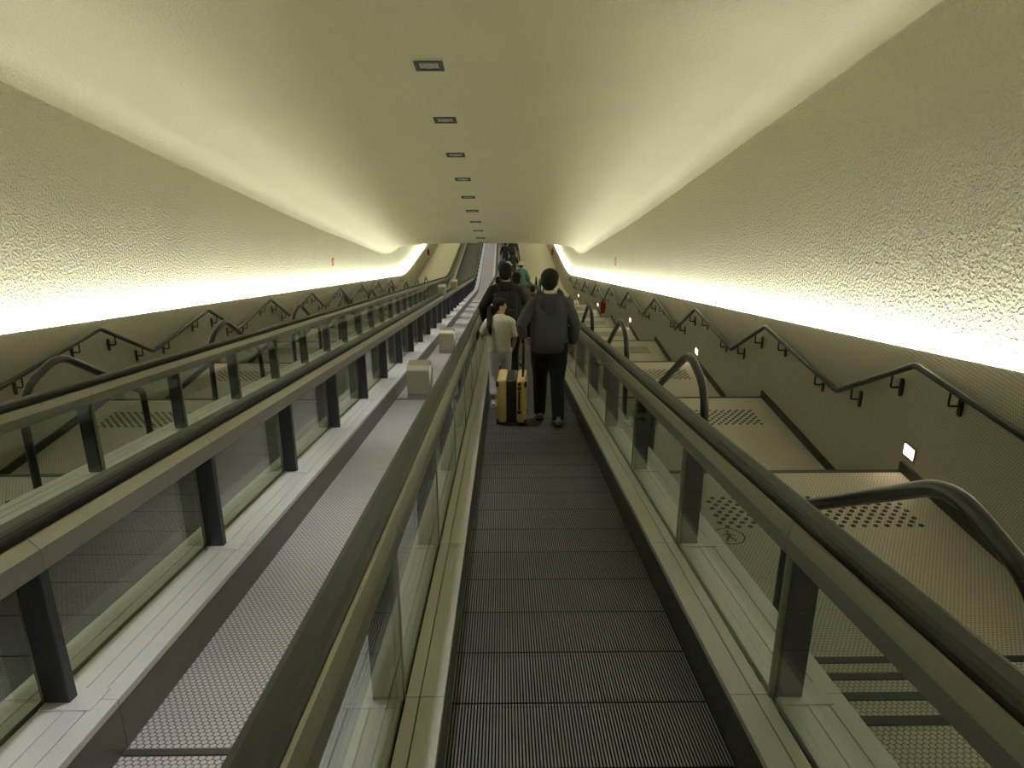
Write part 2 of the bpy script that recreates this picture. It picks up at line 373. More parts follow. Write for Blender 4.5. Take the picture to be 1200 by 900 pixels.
# ------------------------------------------------------------------ balustrades
BAY = 1.48; P0 = 2.22
def bal(cx, s, label, railh):
    root = thing('balustrade', label, 'balustrade', (cx, 0, 0))
    sh = -S
    def m(fn, nm, mat):
        bm = bmesh.new(); fn(bm); return to_mesh(bm, nm, mat)
    def X(a, b): return (min(s * a, s * b), max(s * a, s * b))
    g = .003
    L = BAY
    H = railh
    pieces = [
        ('glass_panel', m(lambda bm: box(bm, *X(GX, GX + .012), .006, L - .006, HC - .02, H - .16, sh), 'glass_panel', M['glass'])),
        ('inner_plank', m(lambda bm: box(bm, *X(HB + .003, .598), g, L, HC - .03, HC, sh, .002), 'inner_plank', M['alu_light'])),
        ('inner_plank', m(lambda bm: box(bm, *X(.602, .650), g, L, HC - .03, HC - .001, sh, .002), 'inner_plank', M['alu_light'])),
        ('outer_plank', m(lambda bm: box(bm, *X(.672, .765), g, L, HC - .03, HC - .002, sh, .002), 'outer_plank', M['alu'])),
        ('outer_plank', m(lambda bm: box(bm, *X(.768, .842), g, L, HC - .03, HC - .001, sh, .002), 'outer_plank', M['alu'])),
        ('outer_plank', m(lambda bm: box(bm, *X(.845, OC), g, L, HC - .03, HC, sh, .002), 'outer_plank', M['alu'])),
        ('skirt_panel', m(lambda bm: box(bm, *X(HB + .001, HB + .02), .002, L, -.06, HC - .032, sh), 'skirt_panel', M['dark_panel'])),
        ('curb_panel', m(lambda bm: box(bm, *X(OC - .02, OC - .002), .003, L, -.12, HC - .032, sh), 'curb_panel', M['curb_face'])),
        ('fascia', m(lambda bm: prism(bm, [(s * a, h) for a, h in ((.644, H - .165), (.644, H - .105), (.656, H - .055), (.665, H - .05), (.665, H - .165))], (.002, L - .001), lambda y: sh * y), 'fascia', M['champagne'])),
        ('fascia', m(lambda bm: prism(bm, [(s * a, h) for a, h in ((.668, H - .18), (.668, H - .06), (.735, H - .06), (.768, H - .10), (.768, H - .18))], (.002, L - .001), lambda y: sh * y), 'fascia', M['champagne'])),
    ]
    y = P0 - 3 * BAY
    ys = []
    while y + BAY <= Y1 + .01:
        ys.append(y); y += BAY
    for y in ys:
        for nm, me in pieces: mesh_obj(nm, me, root, (0, y, zb(y)))
    # posts (with their foot plates)
    post = m(lambda bm: box(bm, *X(.672, .765), -.025, .025, HC - .03, H - .17, 0, .004), 'post', M['post'])
    plate = m(lambda bm: box(bm, *X(.676, .86), -.07, .07, HC - .004, HC + .005, sh, .002), 'foot_plate', M['alu'])
    strip = m(lambda bm: box(bm, *X(GX - .004, GX + .016), -.007, .007, HC - .01, H - .17, 0), 'joint_strip', M['champagne'])
    yy = ys + [y]
    y2 = y
    while y2 + BAY < YEND - 2: y2 += BAY; yy.append(y2)
    for y in yy:
        p = mesh_obj('post', post, root, (0, y, zb(y)))
        mesh_obj('foot_plate', plate, p)
        mesh_obj('joint_strip', strip, root, (0, y, zb(y)))
    # the stretch round the sag and along the level, in single lengths
    ya = ys[-1] + BAY
    far = [('glass_panel', X(GX, GX + .012), HC - .02, H - .17, 'glass'), ('inner_plank', X(HB + .003, .65), HC - .03, HC, 'alu_light'),
           ('outer_plank', X(.672, OC), HC - .03, HC, 'alu'), ('skirt_panel', X(HB + .001, HB + .02), -.06, HC - .032, 'dark_panel'),
           ('curb_panel', X(OC - .02, OC - .002), -.12, HC - .032, 'curb_face'), ('fascia', X(.632, .768), H - .18, H - .06, 'champagne')]
    for nm, (a, b), h0, h1, mt in far:
        mesh_obj(nm, m(lambda bm: prism(bm, [(a, h0), (b, h0), (b, h1), (a, h1)], stations(ya, YEND), zb), nm, M[mt]), root)
    # moving rubber handrail and the black slot it runs in
    hp = [(.660, H - .035), (.656, H - .02), (.662, H - .006), (.678, H), (.722, H), (.738, H - .006), (.744, H - .02), (.740, H - .035)]
    me = m(lambda bm: prism(bm, [(s * a, h) for a, h in hp], stations(-2.2, YEND), zb), 'handrail', M['rubber'])
    mesh_obj('handrail', me, root)
    me = m(lambda bm: prism(bm, [(s * .672, H - .07), (s * .672, H - .034), (s * .73, H - .034), (s * .73, H - .07)], stations(-2.2, YEND), zb), 'rail_slot', M['groove'])
    mesh_obj('rail_slot', me, root)
    return root
bal(A, -1, 'glass balustrade of the busy walkway, on the side of the tiled strip', .985)
bal(A, 1, 'glass balustrade of the busy walkway, on the side of the stairs', .95)
bb = bal(B, 1, 'glass balustrade of the empty walkway, on the side of the tiled strip', .915)
bal(B, -1, 'glass balustrade of the empty walkway, on the far side by the stairs', .915)
for y in (19.6, 24.6):
    bm = bmesh.new(); box(bm, .60, .80, -.16, .16, .80, 1.12, 0, .02)
    mesh_obj('control_box', to_mesh(bm, 'control_box', M['box']), bb, (0, y, zb(y)))

# ------------------------------------------------------------------ side stairs
PER, RUN, LND = 3.52, .94, 2.58
def EY(k): return 5.92 + PER * (k - 1)
def LZ(k): return -S * EY(k) - .045
def staircase(x0, x1, wall_s, label):
    root = thing('staircase', label, 'stairs', ((x0 + x1) / 2, 0, 0)); ox = -(x0 + x1) / 2
    xa, xb = x0 + ox, x1 + ox
    xw = xb if wall_s > 0 else xa
    bm = bmesh.new(); box(bm, xa, xb, -LND, 0, -.6, 0); land = to_mesh(bm, 'landing', M['stair_tile'])
    bm = bmesh.new(); box(bm, xa, xb, -.045, .004, -.05, .004); nose = to_mesh(bm, 'nosing', M['black_strip'])
    riser = PER * S / 4; tr = RUN / 3
    bm = bmesh.new(); box(bm, xa, xb, 0, tr, -.4, 0); step = to_mesh(bm, 'step', M['stair_tile'])
    bm = bmesh.new(); a, b = sorted((xw, xw - wall_s * .022)); box(bm, a, b, -LND, 0, 0, .09); base = to_mesh(bm, 'baseboard', M['black_strip'])
    xo = xa if wall_s > 0 else xb
    bm = bmesh.new(); a, b = sorted((xo, xo + wall_s * .17)); box(bm, a, b, -LND, 0, 0, .006); edge = to_mesh(bm, 'edge_strip', M['curb_face'])
    # studs: about 170 low rubber domes in a warning patch
    bm = bmesh.new()
    n = 0
    for r in range(9):
        for c in range(20):
            t = (.30 + .085 * c + (.0425 if r % 2 else 0))
            x = xw - wall_s * t; y = -.93 + .055 * r
            if t < abs(xb - xa) - .38:
                bmesh.ops.create_cone(bm, cap_ends=True, segments=8, radius1=.021, radius2=.016, depth=.006, matrix=Matrix.Translation((x, y, .003))); n += 1
    studs = to_mesh(bm, 'warning_studs', M['black_strip'])
    # pedestrian sign let into the tiles: ring and walking figure
    bm = bmesh.new()
    px = xo + wall_s * .41; py = -1.07; n = 28
    ra = [bm.verts.new((px + .115 * math.cos(i * 2 * math.pi / n), py + .115 * math.sin(i * 2 * math.pi / n), .003)) for i in range(n)]
    rb = [bm.verts.new((px + .104 * math.cos(i * 2 * math.pi / n), py + .104 * math.sin(i * 2 * math.pi / n), .003)) for i in range(n)]
    for i in range(n): bm.faces.new((ra[i], ra[(i + 1) % n], rb[(i + 1) % n], rb[i]))
    def bar(x0_, y0_, x1_, y1_, w):
        d = Vector((x1_ - x0_, y1_ - y0_, 0)).normalized(); q = Vector((-d.y, d.x, 0)) * w / 2
        bm.faces.new([bm.verts.new(v) for v in (Vector((px + x0_, py + y0_, .003)) - q, Vector((px + x1_, py + y1_, .003)) - q, Vector((px + x1_, py + y1_, .003)) + q, Vector((px + x0_, py + y0_, .003)) + q)])
    bar(0, -.01, .005, .042, .026); bar(.0, 0, -.035, -.07, .016); bar(.0, 0, .035, -.068, .016); bar(.0, .035, .045, .005, .011); bar(.0, .035, -.045, .01, .011)
    bmesh.ops.create_circle(bm, cap_ends=True, segments=12, radius=.014, matrix=Matrix.Translation((px + .006, py + .066, .003)))
    for f in bm.faces:
        if f.normal.z < 0: f.normal_flip()
    picto = to_mesh(bm, 'pedestrian_mark', M['down_frame'])
    for k in range(-1, 11):
        y, z = EY(k), LZ(k)
        l = mesh_obj('landing', land, root, (0, y, z))
        mesh_obj('baseboard', base, l); mesh_obj('edge_strip', edge, l)
        st = mesh_obj('warning_studs', studs, l); st['kind'] = 'stuff'
        mesh_obj('pedestrian_mark', picto, l)
        mesh_obj('nosing', nose, l)
        for i in range(3 if k < 10 else 0):
            o = mesh_obj('step', step, root, (0, y + tr * i, z - riser * (i + 1)))
            mesh_obj('nosing', nose, o, (0, tr, 0))
    return root
XR0, XL1 = A + OC, B - OC
staircase(XR0, WR - .003, 1, 'tiled stairs with long landings beside the busy walkway')
staircase(WL + .003, XL1, -1, 'tiled stairs with long landings beyond the empty walkway')

def hoops(x, side, grp):
    pts = [(0, -.77, 0), (0, -.74, 1.0), (0, -.17, 1.11), (0, 1.03, .37), (0, 1.06, -.646)]
    bm = bmesh.new()
    tube(bm, arc_path(pts, [.26, .18, .03]), .031, 12)
    me = to_mesh(bm, 'hoop', M['black_rail'], True)
    bm = bmesh.new()
    for y, z in ((-.77, 0), (1.06, -.646)):
        bmesh.ops.create_cone(bm, cap_ends=True, segments=16, radius1=.055, radius2=.05, depth=.012, matrix=Matrix.Translation((0, y, z + .006)))
    fl = to_mesh(bm, 'foot_flange', M['black_rail'])
    for k in range(0, 10):
        root = thing('hoop_handrail', f'black tubular hoop handrail {side}, {ORD[k]} down the stairs', 'handrail', (x, EY(k), LZ(k)), group=grp)
        mesh_obj('hoop', me, root); mesh_obj('foot_flange', fl, root)
hoops(XR0 + .245, 'beside the busy walkway', 'hoop handrails beside the busy walkway')
hoops(XL1 - .245, 'beyond the empty walkway', 'hoop handrails beyond the empty walkway')

def wall_rail(xw, s, label):
    x = xw - s * .10
    root = thing('wall_handrail', label, 'handrail', (x, 0, 0))
    P = []
    for k in range(-1, 11):
        P += [(0, EY(k) - .10, LZ(k) + .98), (0, EY(k) + 1.20, LZ(k) - S * PER + .93)]
    P[-1] = (0, EY(10) + 1.2, zb(EY(10) + 1.2) + .85)
    bm = bmesh.new(); tube(bm, arc_path(P, [.05] * (len(P) - 2), 4), .027, 10)
    mesh_obj('rail', to_mesh(bm, 'rail', M['black_rail'], True), root)
    bm = bmesh.new(); tube(bm, arc_path([(0, 0, -.015), (0, 0, -.135), (s * .095, 0, -.135)], [.02], 4), .009, 8)
    arm = to_mesh(bm, 'bracket', M['black_rail'], True)
    bm = bmesh.new()
    prof = []
    for i in range(16):
        a = 2 * math.pi * i / 16
        prof.append((.026 * math.cos(a), (.055 if math.sin(a) >= 0 else -.055) + .026 * math.sin(a)))
    f0 = [bm.verts.new((s * .086, y, z - .135)) for y, z in prof]; f1 = [bm.verts.new((s * .0995, y, z - .135)) for y, z in prof]
    bm.faces.new(f0); bm.faces.new(f1)
    for i in range(16): bm.faces.new((f0[i], f0[(i + 1) % 16], f1[(i + 1) % 16], f1[i]))
    plate = to_mesh(bm, 'wall_plate', M['black_rail'])
    for a, b in zip(P, P[1:]):
        a, b = Vector(a), Vector(b)
        for t in (.24, .76):
            p = a.lerp(b, t)
            o = mesh_obj('bracket', arm, root, p); mesh_obj('wall_plate', plate, o)
wall_rail(WR, 1, 'zigzag black handrail on the tiled wall beside the busy walkway stairs')
wall_rail(WL, -1, 'zigzag black handrail on the tiled wall beyond the empty walkway')

def step_lights(xw, s, side):
    n = 0
    for y in (5.83, 12.87, 19.91, 26.95, 33.99):
        z = zb(y) - .05 + .20
        root = thing('step_light', f'small lit wall step light {side}, {ORD[n]} down the stairs', 'light', (xw, y, z), group='step lights ' + side); n += 1
        bm = bmesh.new(); a, b = sorted((-s * .012, s * .002)); box(bm, a, b, -.095, .095, -.068, .068, 0, .003)
        mesh_obj('frame', to_mesh(bm, 'frame', M['lamp_frame']), root)
        bm = bmesh.new(); a, b = sorted((-s * .015, 0)); box(bm, a, b, -.075, .075, -.045, .045)
        mesh_obj('lens', to_mesh(bm, 'lens', M['lamp_lens']), root)
        ld = bpy.data.lights.new('step_glow', 'AREA'); ld.shape = 'RECTANGLE'; ld.size = .14; ld.size_y = .08; ld.energy = .8; ld.color = (1, .72, .45)
        lo = bpy.data.objects.new('step_glow', ld); COL.objects.link(lo); lo.parent = root
        lo.location = (-s * .02, 0, 0); lo.rotation_euler = (0, s * R(65), 0)
step_lights(WR, 1, 'beside the busy walkway'); step_lights(WL, -1, 'beyond the empty walkway')

# ------------------------------------------------------------------ recessed ceiling downlights
ang = math.atan(.2584); DOWN_POWER = 330.0
for k in range(-3, 20):
    y = 11.0 + 2.74 * (k - 1)
    if k < 1: dl_label = f'square recessed ceiling downlight overhead, {["just before the one in view", "two before the ones in view", "three before the ones in view", "four before the ones in view"][-k]}'
    elif k > 9: dl_label = f'square recessed ceiling downlight, {ORD[k-10]} beyond the low point of the tunnel'
    else: dl_label = f'square recessed ceiling downlight with round lens, {ORD[k-1]} down the tunnel'
    ld = bpy.data.lights.new('downlight_lamp', 'SPOT'); ld.energy = DOWN_POWER if k < 10 else 130; ld.color = (1.0, .98, .985); ld.spot_size = R(54 if k < 10 else 95); ld.spot_blend = 1.0; ld.shadow_soft_size = .10
    lo = bpy.data.objects.new('downlight_lamp', ld); COL.objects.link(lo); lo.location = (-.975, y, zc(y) - .03)
    root = thing('downlight', dl_label, 'light', (-.975, y, zc(y) - .003), group='ceiling downlights')
    root.rotation_euler = (math.atan((zc(y + .1) - zc(y - .1)) / .2), 0, 0)
    bm = bmesh.new()
    for a, b, c, d in ((-.19, .19, -.19, -.125), (-.19, .19, .125, .19), (-.19, -.125, -.125, .125), (.125, .19, -.125, .125)): box(bm, a, b, c, d, -.012, .02)
    box(bm, -.13, .13, -.13, .13, .012, .02)
    mesh_obj('frame', to_mesh(bm, 'frame', M['down_frame']), root)
    bm = bmesh.new(); bmesh.ops.create_cone(bm, cap_ends=True, segments=28, radius1=.108, radius2=.118, depth=.016, matrix=Matrix.Translation((0, 0, -.001)))
    mesh_obj('lens', to_mesh(bm, 'lens', M['down_disc']), root)

# ------------------------------------------------------------------ metal pillar boxes on the tiled strip
def pillar(x, y, label):
    root = thing('pillar_box', label, 'cabinet', (x, y, zb(y) - .02))
    def loft(nm, z0, z1, mt):
        bm = bmesh.new(); w = .14; c = .045
        p = [(-w + .0, -.16), (w, -.16), (w, .16), (-w, .16)]
        box(bm, -w, w, -.16, .16, z0, z1, 0, .012)
        return mesh_obj(nm, to_mesh(bm, nm, M[mt]), root)
    bm = bmesh.new(); box(bm, -.14, .14, -.16, .16, -.05, .10, 0, .006); mesh_obj('base', to_mesh(bm, 'base', M['box_base']), root)
    bm = bmesh.new()
    prof = [(-.16, .10), (-.16, .425), (-.085, .465), (.16, .465), (.16, .10)]
    a = [bm.verts.new((-.14, y_, z_)) for y_, z_ in prof]; b = [bm.verts.new((.14, y_, z_)) for y_, z_ in prof]
    bm.faces.new(a); bm.faces.new(b[::-1])
    for i in range(5): bm.faces.new((a[i], a[(i + 1) % 5], b[(i + 1) % 5], b[i]))
    bmesh.ops.bevel(bm, geom=bm.edges[:], offset=.008, segments=2, affect='EDGES')
    mesh_obj('body', to_mesh(bm, 'body', M['box']), root)
    bm = bmesh.new(); bmesh.ops.create_cone(bm, cap_ends=True, segments=32, radius1=.145, radius2=.135, depth=.03, matrix=Matrix.Translation((.152, 0, .285)) @ Matrix.Rotation(R(90), 4, 'Y'))
    mesh_obj('signal_lens', to_mesh(bm, 'signal_lens', M['sign_white']), root)
pillar(-1.09, 9.35, 'low metal pillar box on the tiled strip, the larger-looking one before the other')
pillar(-1.09, 14.2, 'low metal pillar box on the tiled strip, behind the first one')

# ------------------------------------------------------------------ fire extinguishers and their signs
def extinguisher(x, y, h, s, label):
    z = zb(y) + h
    root = thing('fire_extinguisher', label, 'fire extinguisher', (x - s * .09, y, z))
    bm = bmesh.new(); tube(bm, [(0, 0, 0), (0, 0, .02), (0, 0, .36), (0, 0, .41), (0, 0, .44)], [.06, .075, .075, .05, .025], 18)
    mesh_obj('cylinder_body', to_mesh(bm, 'cylinder_body', M['ext_red'], True), root)
    bm = bmesh.new(); tube(bm, [(0, 0, .44), (0, 0, .49)], .022, 10); box(bm, -.015, .015, -.09, .03, .49, .505); box(bm, -.012, .012, -.09, .02, .525, .54)
    mesh_obj('valve', to_mesh(bm, 'valve', M['black_plastic']), root)
    bm = bmesh.new(); tube(bm, arc_path([(0, 0, .47), (0, .09, .46), (0, .10, .10)], [.05]), .011, 8)
    mesh_obj('hose', to_mesh(bm, 'hose', M['black_plastic'], True), root)
    bm = bmesh.new(); a, b = sorted((s * .07, s * .09)); box(bm, a, b, -.03, .03, .15, .38)
    mesh_obj('wall_bracket', to_mesh(bm, 'wall_bracket', M['black_plastic']), root)
extinguisher(WR, 25.0, -.03, 1, 'red fire extinguisher hung on the tiled wall beside the busy walkway stairs')
extinguisher(WL, 25.0, -.03, -1, 'red fire extinguisher hung on the tiled wall beyond the empty walkway')
extinguisher(WR, 52.0, .45, 1, 'small distant red fire extinguisher on the level stretch beside the busy walkway')
extinguisher(WL, 52.0, .45, -1, 'small distant red fire extinguisher on the level stretch beyond the empty walkway')
def wall_sign(x, y, h, s, label):
    z = zb(y) + h
    root = thing('wall_sign', label, 'sign', (x - s * .012, y, z))
    bm = bmesh.new(); a, b = sorted((0, s * .012)); box(bm, a, b, -.16, .16, -.12, .12, 0, .004)
    mesh_obj('sign_plate', to_mesh(bm, 'sign_plate', M['sign_red']), root)
    bm = bmesh.new(); a, b = sorted((-s * .002, s * .003))
    # white extinguisher outline beside a white flame
    d = -s
    for (y0, y1, z0, z1) in ((-.10, -.09, -.08, .05), (-.04, -.03, -.08, .05), (-.10, -.03, -.085, -.075), (-.10, -.03, .045, .055), (-.075, -.055, .055, .09), (-.03, -.02, .0, .08)):
        ya, yb = sorted((d * y0, d * y1)); box(bm, a, b, ya, yb, z0, z1)
    fl = [(.03, -.08), (.12, -.08), (.135, -.02), (.11, .03), (.10, .0), (.08, .08), (.05, .01), (.035, .03), (.015, -.03)]
    f0 = [bm.verts.new((a, d * y_, z_)) for y_, z_ in fl]; f1 = [bm.verts.new((b, d * y_, z_)) for y_, z_ in fl]
    bm.faces.new(f0); bm.faces.new(f1)
    for i in range(9): bm.faces.new((f0[i], f0[(i + 1) % 9], f1[(i + 1) % 9], f1[i]))
    mesh_obj('symbol', to_mesh(bm, 'symbol', M['sign_white']), root)
wall_sign(XC + 4.62, 25.0, 1.72, 1, 'red fire sign on the rough wall beside the busy walkway')
wall_sign(XC - 4.62, 25.0, 1.72, -1, 'red fire sign on the rough wall beyond the empty walkway')

# ------------------------------------------------------------------ people
def fuse(bm, name, mat, voxel, smooth_it=6, fac=.5):
    """fuse overlapping closed shapes into one continuous surface"""
    me = bpy.data.meshes.new(name); bmesh.ops.recalc_face_normals(bm, faces=bm.faces[:]); bm.to_mesh(me); bm.free()
    o = bpy.data.objects.new('tmp', me); COL.objects.link(o)
    r = o.modifiers.new('r', 'REMESH'); r.mode = 'VOXEL'; r.voxel_size = voxel
    if smooth_it:
        s = o.modifiers.new('s', 'SMOOTH'); s.iterations = smooth_it; s.factor = fac
    dg = bpy.context.evaluated_depsgraph_get()
    out = bpy.data.meshes.new_from_object(o.evaluated_get(dg)); out.name = name
    bpy.data.objects.remove(o); bpy.data.meshes.remove(me)
    out.materials.clear(); out.materials.append(mat)
    for p in out.polygons: p.use_smooth = True
    return out
def hand(bm, wrist, d, palm_n, side, k, curl=.5):
    """palm with four unequal bent fingers and a thumb off its side; d = pointing direction, palm_n = palm normal"""
    d = Vector(d).normalized(); n = Vector(palm_n); n = (n - d * n.dot(d)).normalized(); x = d.cross(n) * side
    w = Vector(wrist)
    tube(bm, [w - d * .01 * k, w + d * .03 * k, w + d * .085 * k], [(.024 * k, .018 * k), (.036 * k, .017 * k), (.038 * k, .014 * k)], 10, ref=x)
    for i, (off, ln) in enumerate(((-.030, .066), (-.010, .076), (.010, .071), (.029, .056))):
        p = w + d * .08 * k + x * off * k; pts = [p - d * .02 * k, p]; a = 0
        for j, q in enumerate((.42, .33, .25)):
            a += curl * (.6 + .35 * j); dd = d * math.cos(a) + n * math.sin(a); p = p + dd * ln * q * k; pts.append(p)
        tube(bm, pts, [.0095 * k, .0095 * k, .009 * k, .0085 * k, .007 * k], 8, ref=x)
    p = w + d * .025 * k - x * .03 * k; q = p + (d * .6 - x * .6 + n * .4).normalized() * .035 * k
    tube(bm, [w + d * .02 * k - x * .01 * k, p, q, q + (d * .85 + n * .5).normalized() * .03 * k], [.012 * k, .012 * k, .0105 * k, .008 * k], 8)
def person(name, label, loc, h, rz=0, top='hoodie', legs='trouser', shoes='shoe', hairm='hair', feet=((-.10, .12), (.10, -.10)), lift=(0, 0),
           arms=None, head_yaw=0, long_sleeve=True, bulk=1., hood=False, hair='short', hair_size=1.0, voxel=.009, hat=None, grp=None, shirt_len=.84, slope=S, wide_leg=1., collar=False, short_ankle=False):
    """figure facing +y; all lengths for a 1.7 m body, scaled by h / 1.7"""
    root = thing(name, label, 'person', loc, rz, grp)
    k = h / 1.7
    V = lambda x, y, z: Vector((x * k, y * k, z * k))
    T = lambda bm, pts, rad, n=14, ref=None: tube(bm, [V(*p) for p in pts], [tuple(c * k for c in r) if isinstance(r, tuple) else r * k for r in rad], n, ref)
    arms = arms or (((-.27, -.03, 1.13), (-.29, .05, .88)), ((.27, -.03, 1.13), (.29, .05, .88)))
    jo = []
    for i, s in enumerate((-1, 1)):
        fx, fy = feet[i]; gz = -slope * fy + lift[i]
        hip = (s * .085, -.01, .92); ank = (fx, fy, gz + .085); 
        knee = ((hip[0] + fx) / 2, (hip[1] + fy) / 2 + .055, (hip[2] + ank[2]) / 2 + .01)
        jo.append((hip, knee, ank, gz))
    b = bulk
    # ---- body (skin): one continuous surface
    bm = bmesh.new()
    T(bm, [(0, 0, .84), (0, -.005, .93), (0, 0, 1.06), (0, .005, 1.2), (0, 0, 1.32), (0, -.01, 1.40), (0, -.01, 1.45), (0, .0, 1.50), (0, .012, 1.56)],
      [(.13, .09), (.158, .11), (.138, .095), (.15, .10), (.160, .100), (.11, .07), (.062, .058), (.052, .055), (.05, .052)], 18, (1, 0, 0))
    for (hip, knee, ank, gz), (fx, fy) in zip(jo, feet):
        T(bm, [hip, knee, ank, (fx, fy, gz + .05)], [.082, .054, .037, .036], 12)
        T(bm, [(fx, fy - .05, gz + .045), (fx, fy + .05, gz + .045), (fx, fy + .14, gz + .03)], [.03, .035, .025], 10)
    for i, s in enumerate((-1, 1)):
        sh = (s * .150, -.01, 1.345); el, wr = arms[i]
        mid = tuple((Vector(sh) * .5 + Vector(el) * .5))
        T(bm, [(s * .09, -.01, 1.36), sh, mid, el, tuple(Vector(el) * .4 + Vector(wr) * .6), wr], [.042, .045, .043, .038, .034, .024], 12)
        d = Vector(wr) - Vector(el)
        hand(bm, Vector(wr) * k, d, Vector((-s * .9, .45, 0)), s, k, .45)
    # head
    hc = V(0, .02, 1.585); yaw = Matrix.Rotation(head_yaw, 3, 'Z'); hs = k * hair_size
    HP = lambda x, y, z: hc + yaw @ (Vector((x, y, z)) * k)
    ellipsoid(bm, HP(0, -.008, .028), (.077 * k, .096 * k, .088 * k), 20, 14, yaw)
    ellipsoid(bm, HP(0, .018, -.032), (.060 * k, .072 * k, .078 * k), 18, 12, yaw)
    ellipsoid(bm, HP(0, .058, -.088), (.028 * k, .026 * k, .022 * k), 10, 8, yaw)
    tube(bm, [HP(0, .082, .022), HP(0, .096, -.006), HP(0, .104, -.026), HP(0, .084, -.034)], [(.010 * k, .010 * k), (.012 * k, .012 * k), (.016 * k, .014 * k), (.014 * k, .008 * k)], 8)
    for s in (-1, 1):
        ellipsoid(bm, HP(s * .078, -.008, -.008), (.012 * k, .022 * k, .034 * k), 10, 8, yaw)
        ellipsoid(bm, HP(s * .034, .070, -.022), (.022 * k, .018 * k, .018 * k), 8, 6, yaw)
    mesh_obj('body', fuse(bm, 'body', M['skin'], min(voxel, .0075), 3), root)
    for s in (-1, 1):
        bm = bmesh.new(); ellipsoid(bm, HP(s * .031, .083, .012), (.013 * k, .009 * k, .008 * k), 10, 8, yaw); ellipsoid(bm, HP(s * .031, .0905, .012), (.006 * k, .003 * k, .006 * k), 8, 6, yaw, 1)
        me = to_mesh(bm, 'eye', [M['eye'], M['hair']], True); mesh_obj('eye', me, root)
    bm = bmesh.new(); ellipsoid(bm, HP(0, .086, -.054), (.022 * k, .008 * k, .007 * k), 10, 6, yaw); mesh_obj('mouth', to_mesh(bm, 'mouth', M['lip'], True), root)
    # hair
    bm = bmesh.new()
    ellipsoid(bm, HP(0, -.018, .042), (.088 * hs, .098 * hs, .090 * hs), 20, 14, yaw)
    ellipsoid(bm, HP(0, -.045, .00), (.083 * hs, .070 * hs, .080 * k), 18, 12, yaw)
    ellipsoid(bm, HP(0, -.055, -.035), (.068 * k, .050 * k, .055 * k), 16, 10, yaw)
    if hair == 'pony':
        ellipsoid(bm, HP(0, .035, .070), (.074 * k, .052 * k, .040 * k), 14, 10, yaw)
        tube(bm, [HP(0, -.085, .0), HP(0, -.13, .0), V(-.145, -.03, 1.53), V(-.155, -.10, 1.44), V(-.15, -.165, 1.33), V(-.14, -.175, 1.24), V(-.135, -.17, 1.17)], [.022 * k, .034 * k, .042 * k, .042 * k, .038 * k, .028 * k, .008 * k], 10)
    else:
        ellipsoid(bm, HP(0, .045, .078), (.066 * k, .046 * k, .034 * k), 14, 10, yaw)
    mesh_obj('hair', fuse(bm, 'hair', M[hairm], min(voxel, .008), 3), root)
    if hair == 'pony':
        bm = bmesh.new(); ellipsoid(bm, HP(-.006, -.118, .0), (.036 * k, .018 * k, .036 * k), 12, 8, yaw); mesh_obj('hair_tie', to_mesh(bm, 'hair_tie', M['white_hat'], True), root)
    # trousers
    bm = bmesh.new()
    T(bm, [(0, 0, .80), (0, -.01, .90), (0, -.005, 1.0), (0, 0, 1.05)], [(.145 * b, .115 * b), (.172 * b, .128 * b), (.158 * b, .118 * b), (.15 * b, .11 * b)], 18, (1, 0, 0))
    for (hip, knee, ank, gz) in jo:
        kn = Vector(knee); an = Vector(ank); bot = an + Vector((0, -.01, .12 if short_ankle else -.01))
        T(bm, [(hip[0], hip[1], hip[2] + .02), tuple(Vector(hip).lerp(kn, .5)), knee, tuple(kn.lerp(an, .5)), tuple(kn.lerp(bot, .85)), tuple(bot)],
          [.105 * b, .092 * b * wide_leg, .076 * wide_leg, .070 * wide_leg, .064 * wide_leg, .060 * wide_leg], 14)
    mesh_obj('trousers', fuse(bm, 'trousers', M[legs], voxel, 4), root)
    # top with sleeves
    bm = bmesh.new(); z0 = shirt_len
    T(bm, [(0, -.01, z0), (0, -.01, z0 + .03), (0, -.005, 1.0), (0, 0, 1.15), (0, 0, 1.30), (0, -.01, 1.39), (0, -.012, 1.45), (0, -.008, 1.475)],
      [(.172 * b, .130 * b), (.180 * b, .138 * b), (.176 * b, .135 * b), (.178 * b, .134 * b), (.190 * b, .132 * b), (.162 * b, .105), (.088, .078), (.066, .064)], 20, (1, 0, 0))
    for i, s in enumerate((-1, 1)):
        sh = Vector((s * .165 * (.5 + .5 * b), -.01, 1.352)); el, wr = Vector(arms[i][0]), Vector(arms[i][1])
        if long_sleeve:
            T(bm, [(s * .06, -.01, 1.395), (s * .115, -.01, 1.385), tuple(sh), tuple(sh.lerp(el, .5)), tuple(el), tuple(el.lerp(wr, .55)), tuple(el.lerp(wr, .93)), tuple(el.lerp(wr, .97))], [.055, .062, .070, .068, .061, .056, .045, .040], 14)
        else:
            T(bm, [(s * .06, -.01, 1.395), (s * .115, -.01, 1.385), tuple(sh), tuple(sh.lerp(el, .45)), tuple(sh.lerp(el, .92))], [.055, .060, .070, .080, .084], 14)
    if hood:
        T(bm, [(-.105, .03, 1.47), (-.115, -.06, 1.455), (-.06, -.115, 1.43), (0, -.130, 1.415), (.06, -.115, 1.43), (.115, -.06, 1.455), (.105, .03, 1.47)], [.03, .038, .045, .048, .045, .038, .03], 12)
        ellipsoid(bm, V(0, -.125, 1.375), (.115 * k, .045 * k, .085 * k), 14, 10)
        ellipsoid(bm, V(0, -.135, 1.325), (.07 * k, .032 * k, .06 * k), 14, 10)
    mesh_obj('top', fuse(bm, 'top', M[top], voxel, 4), root)
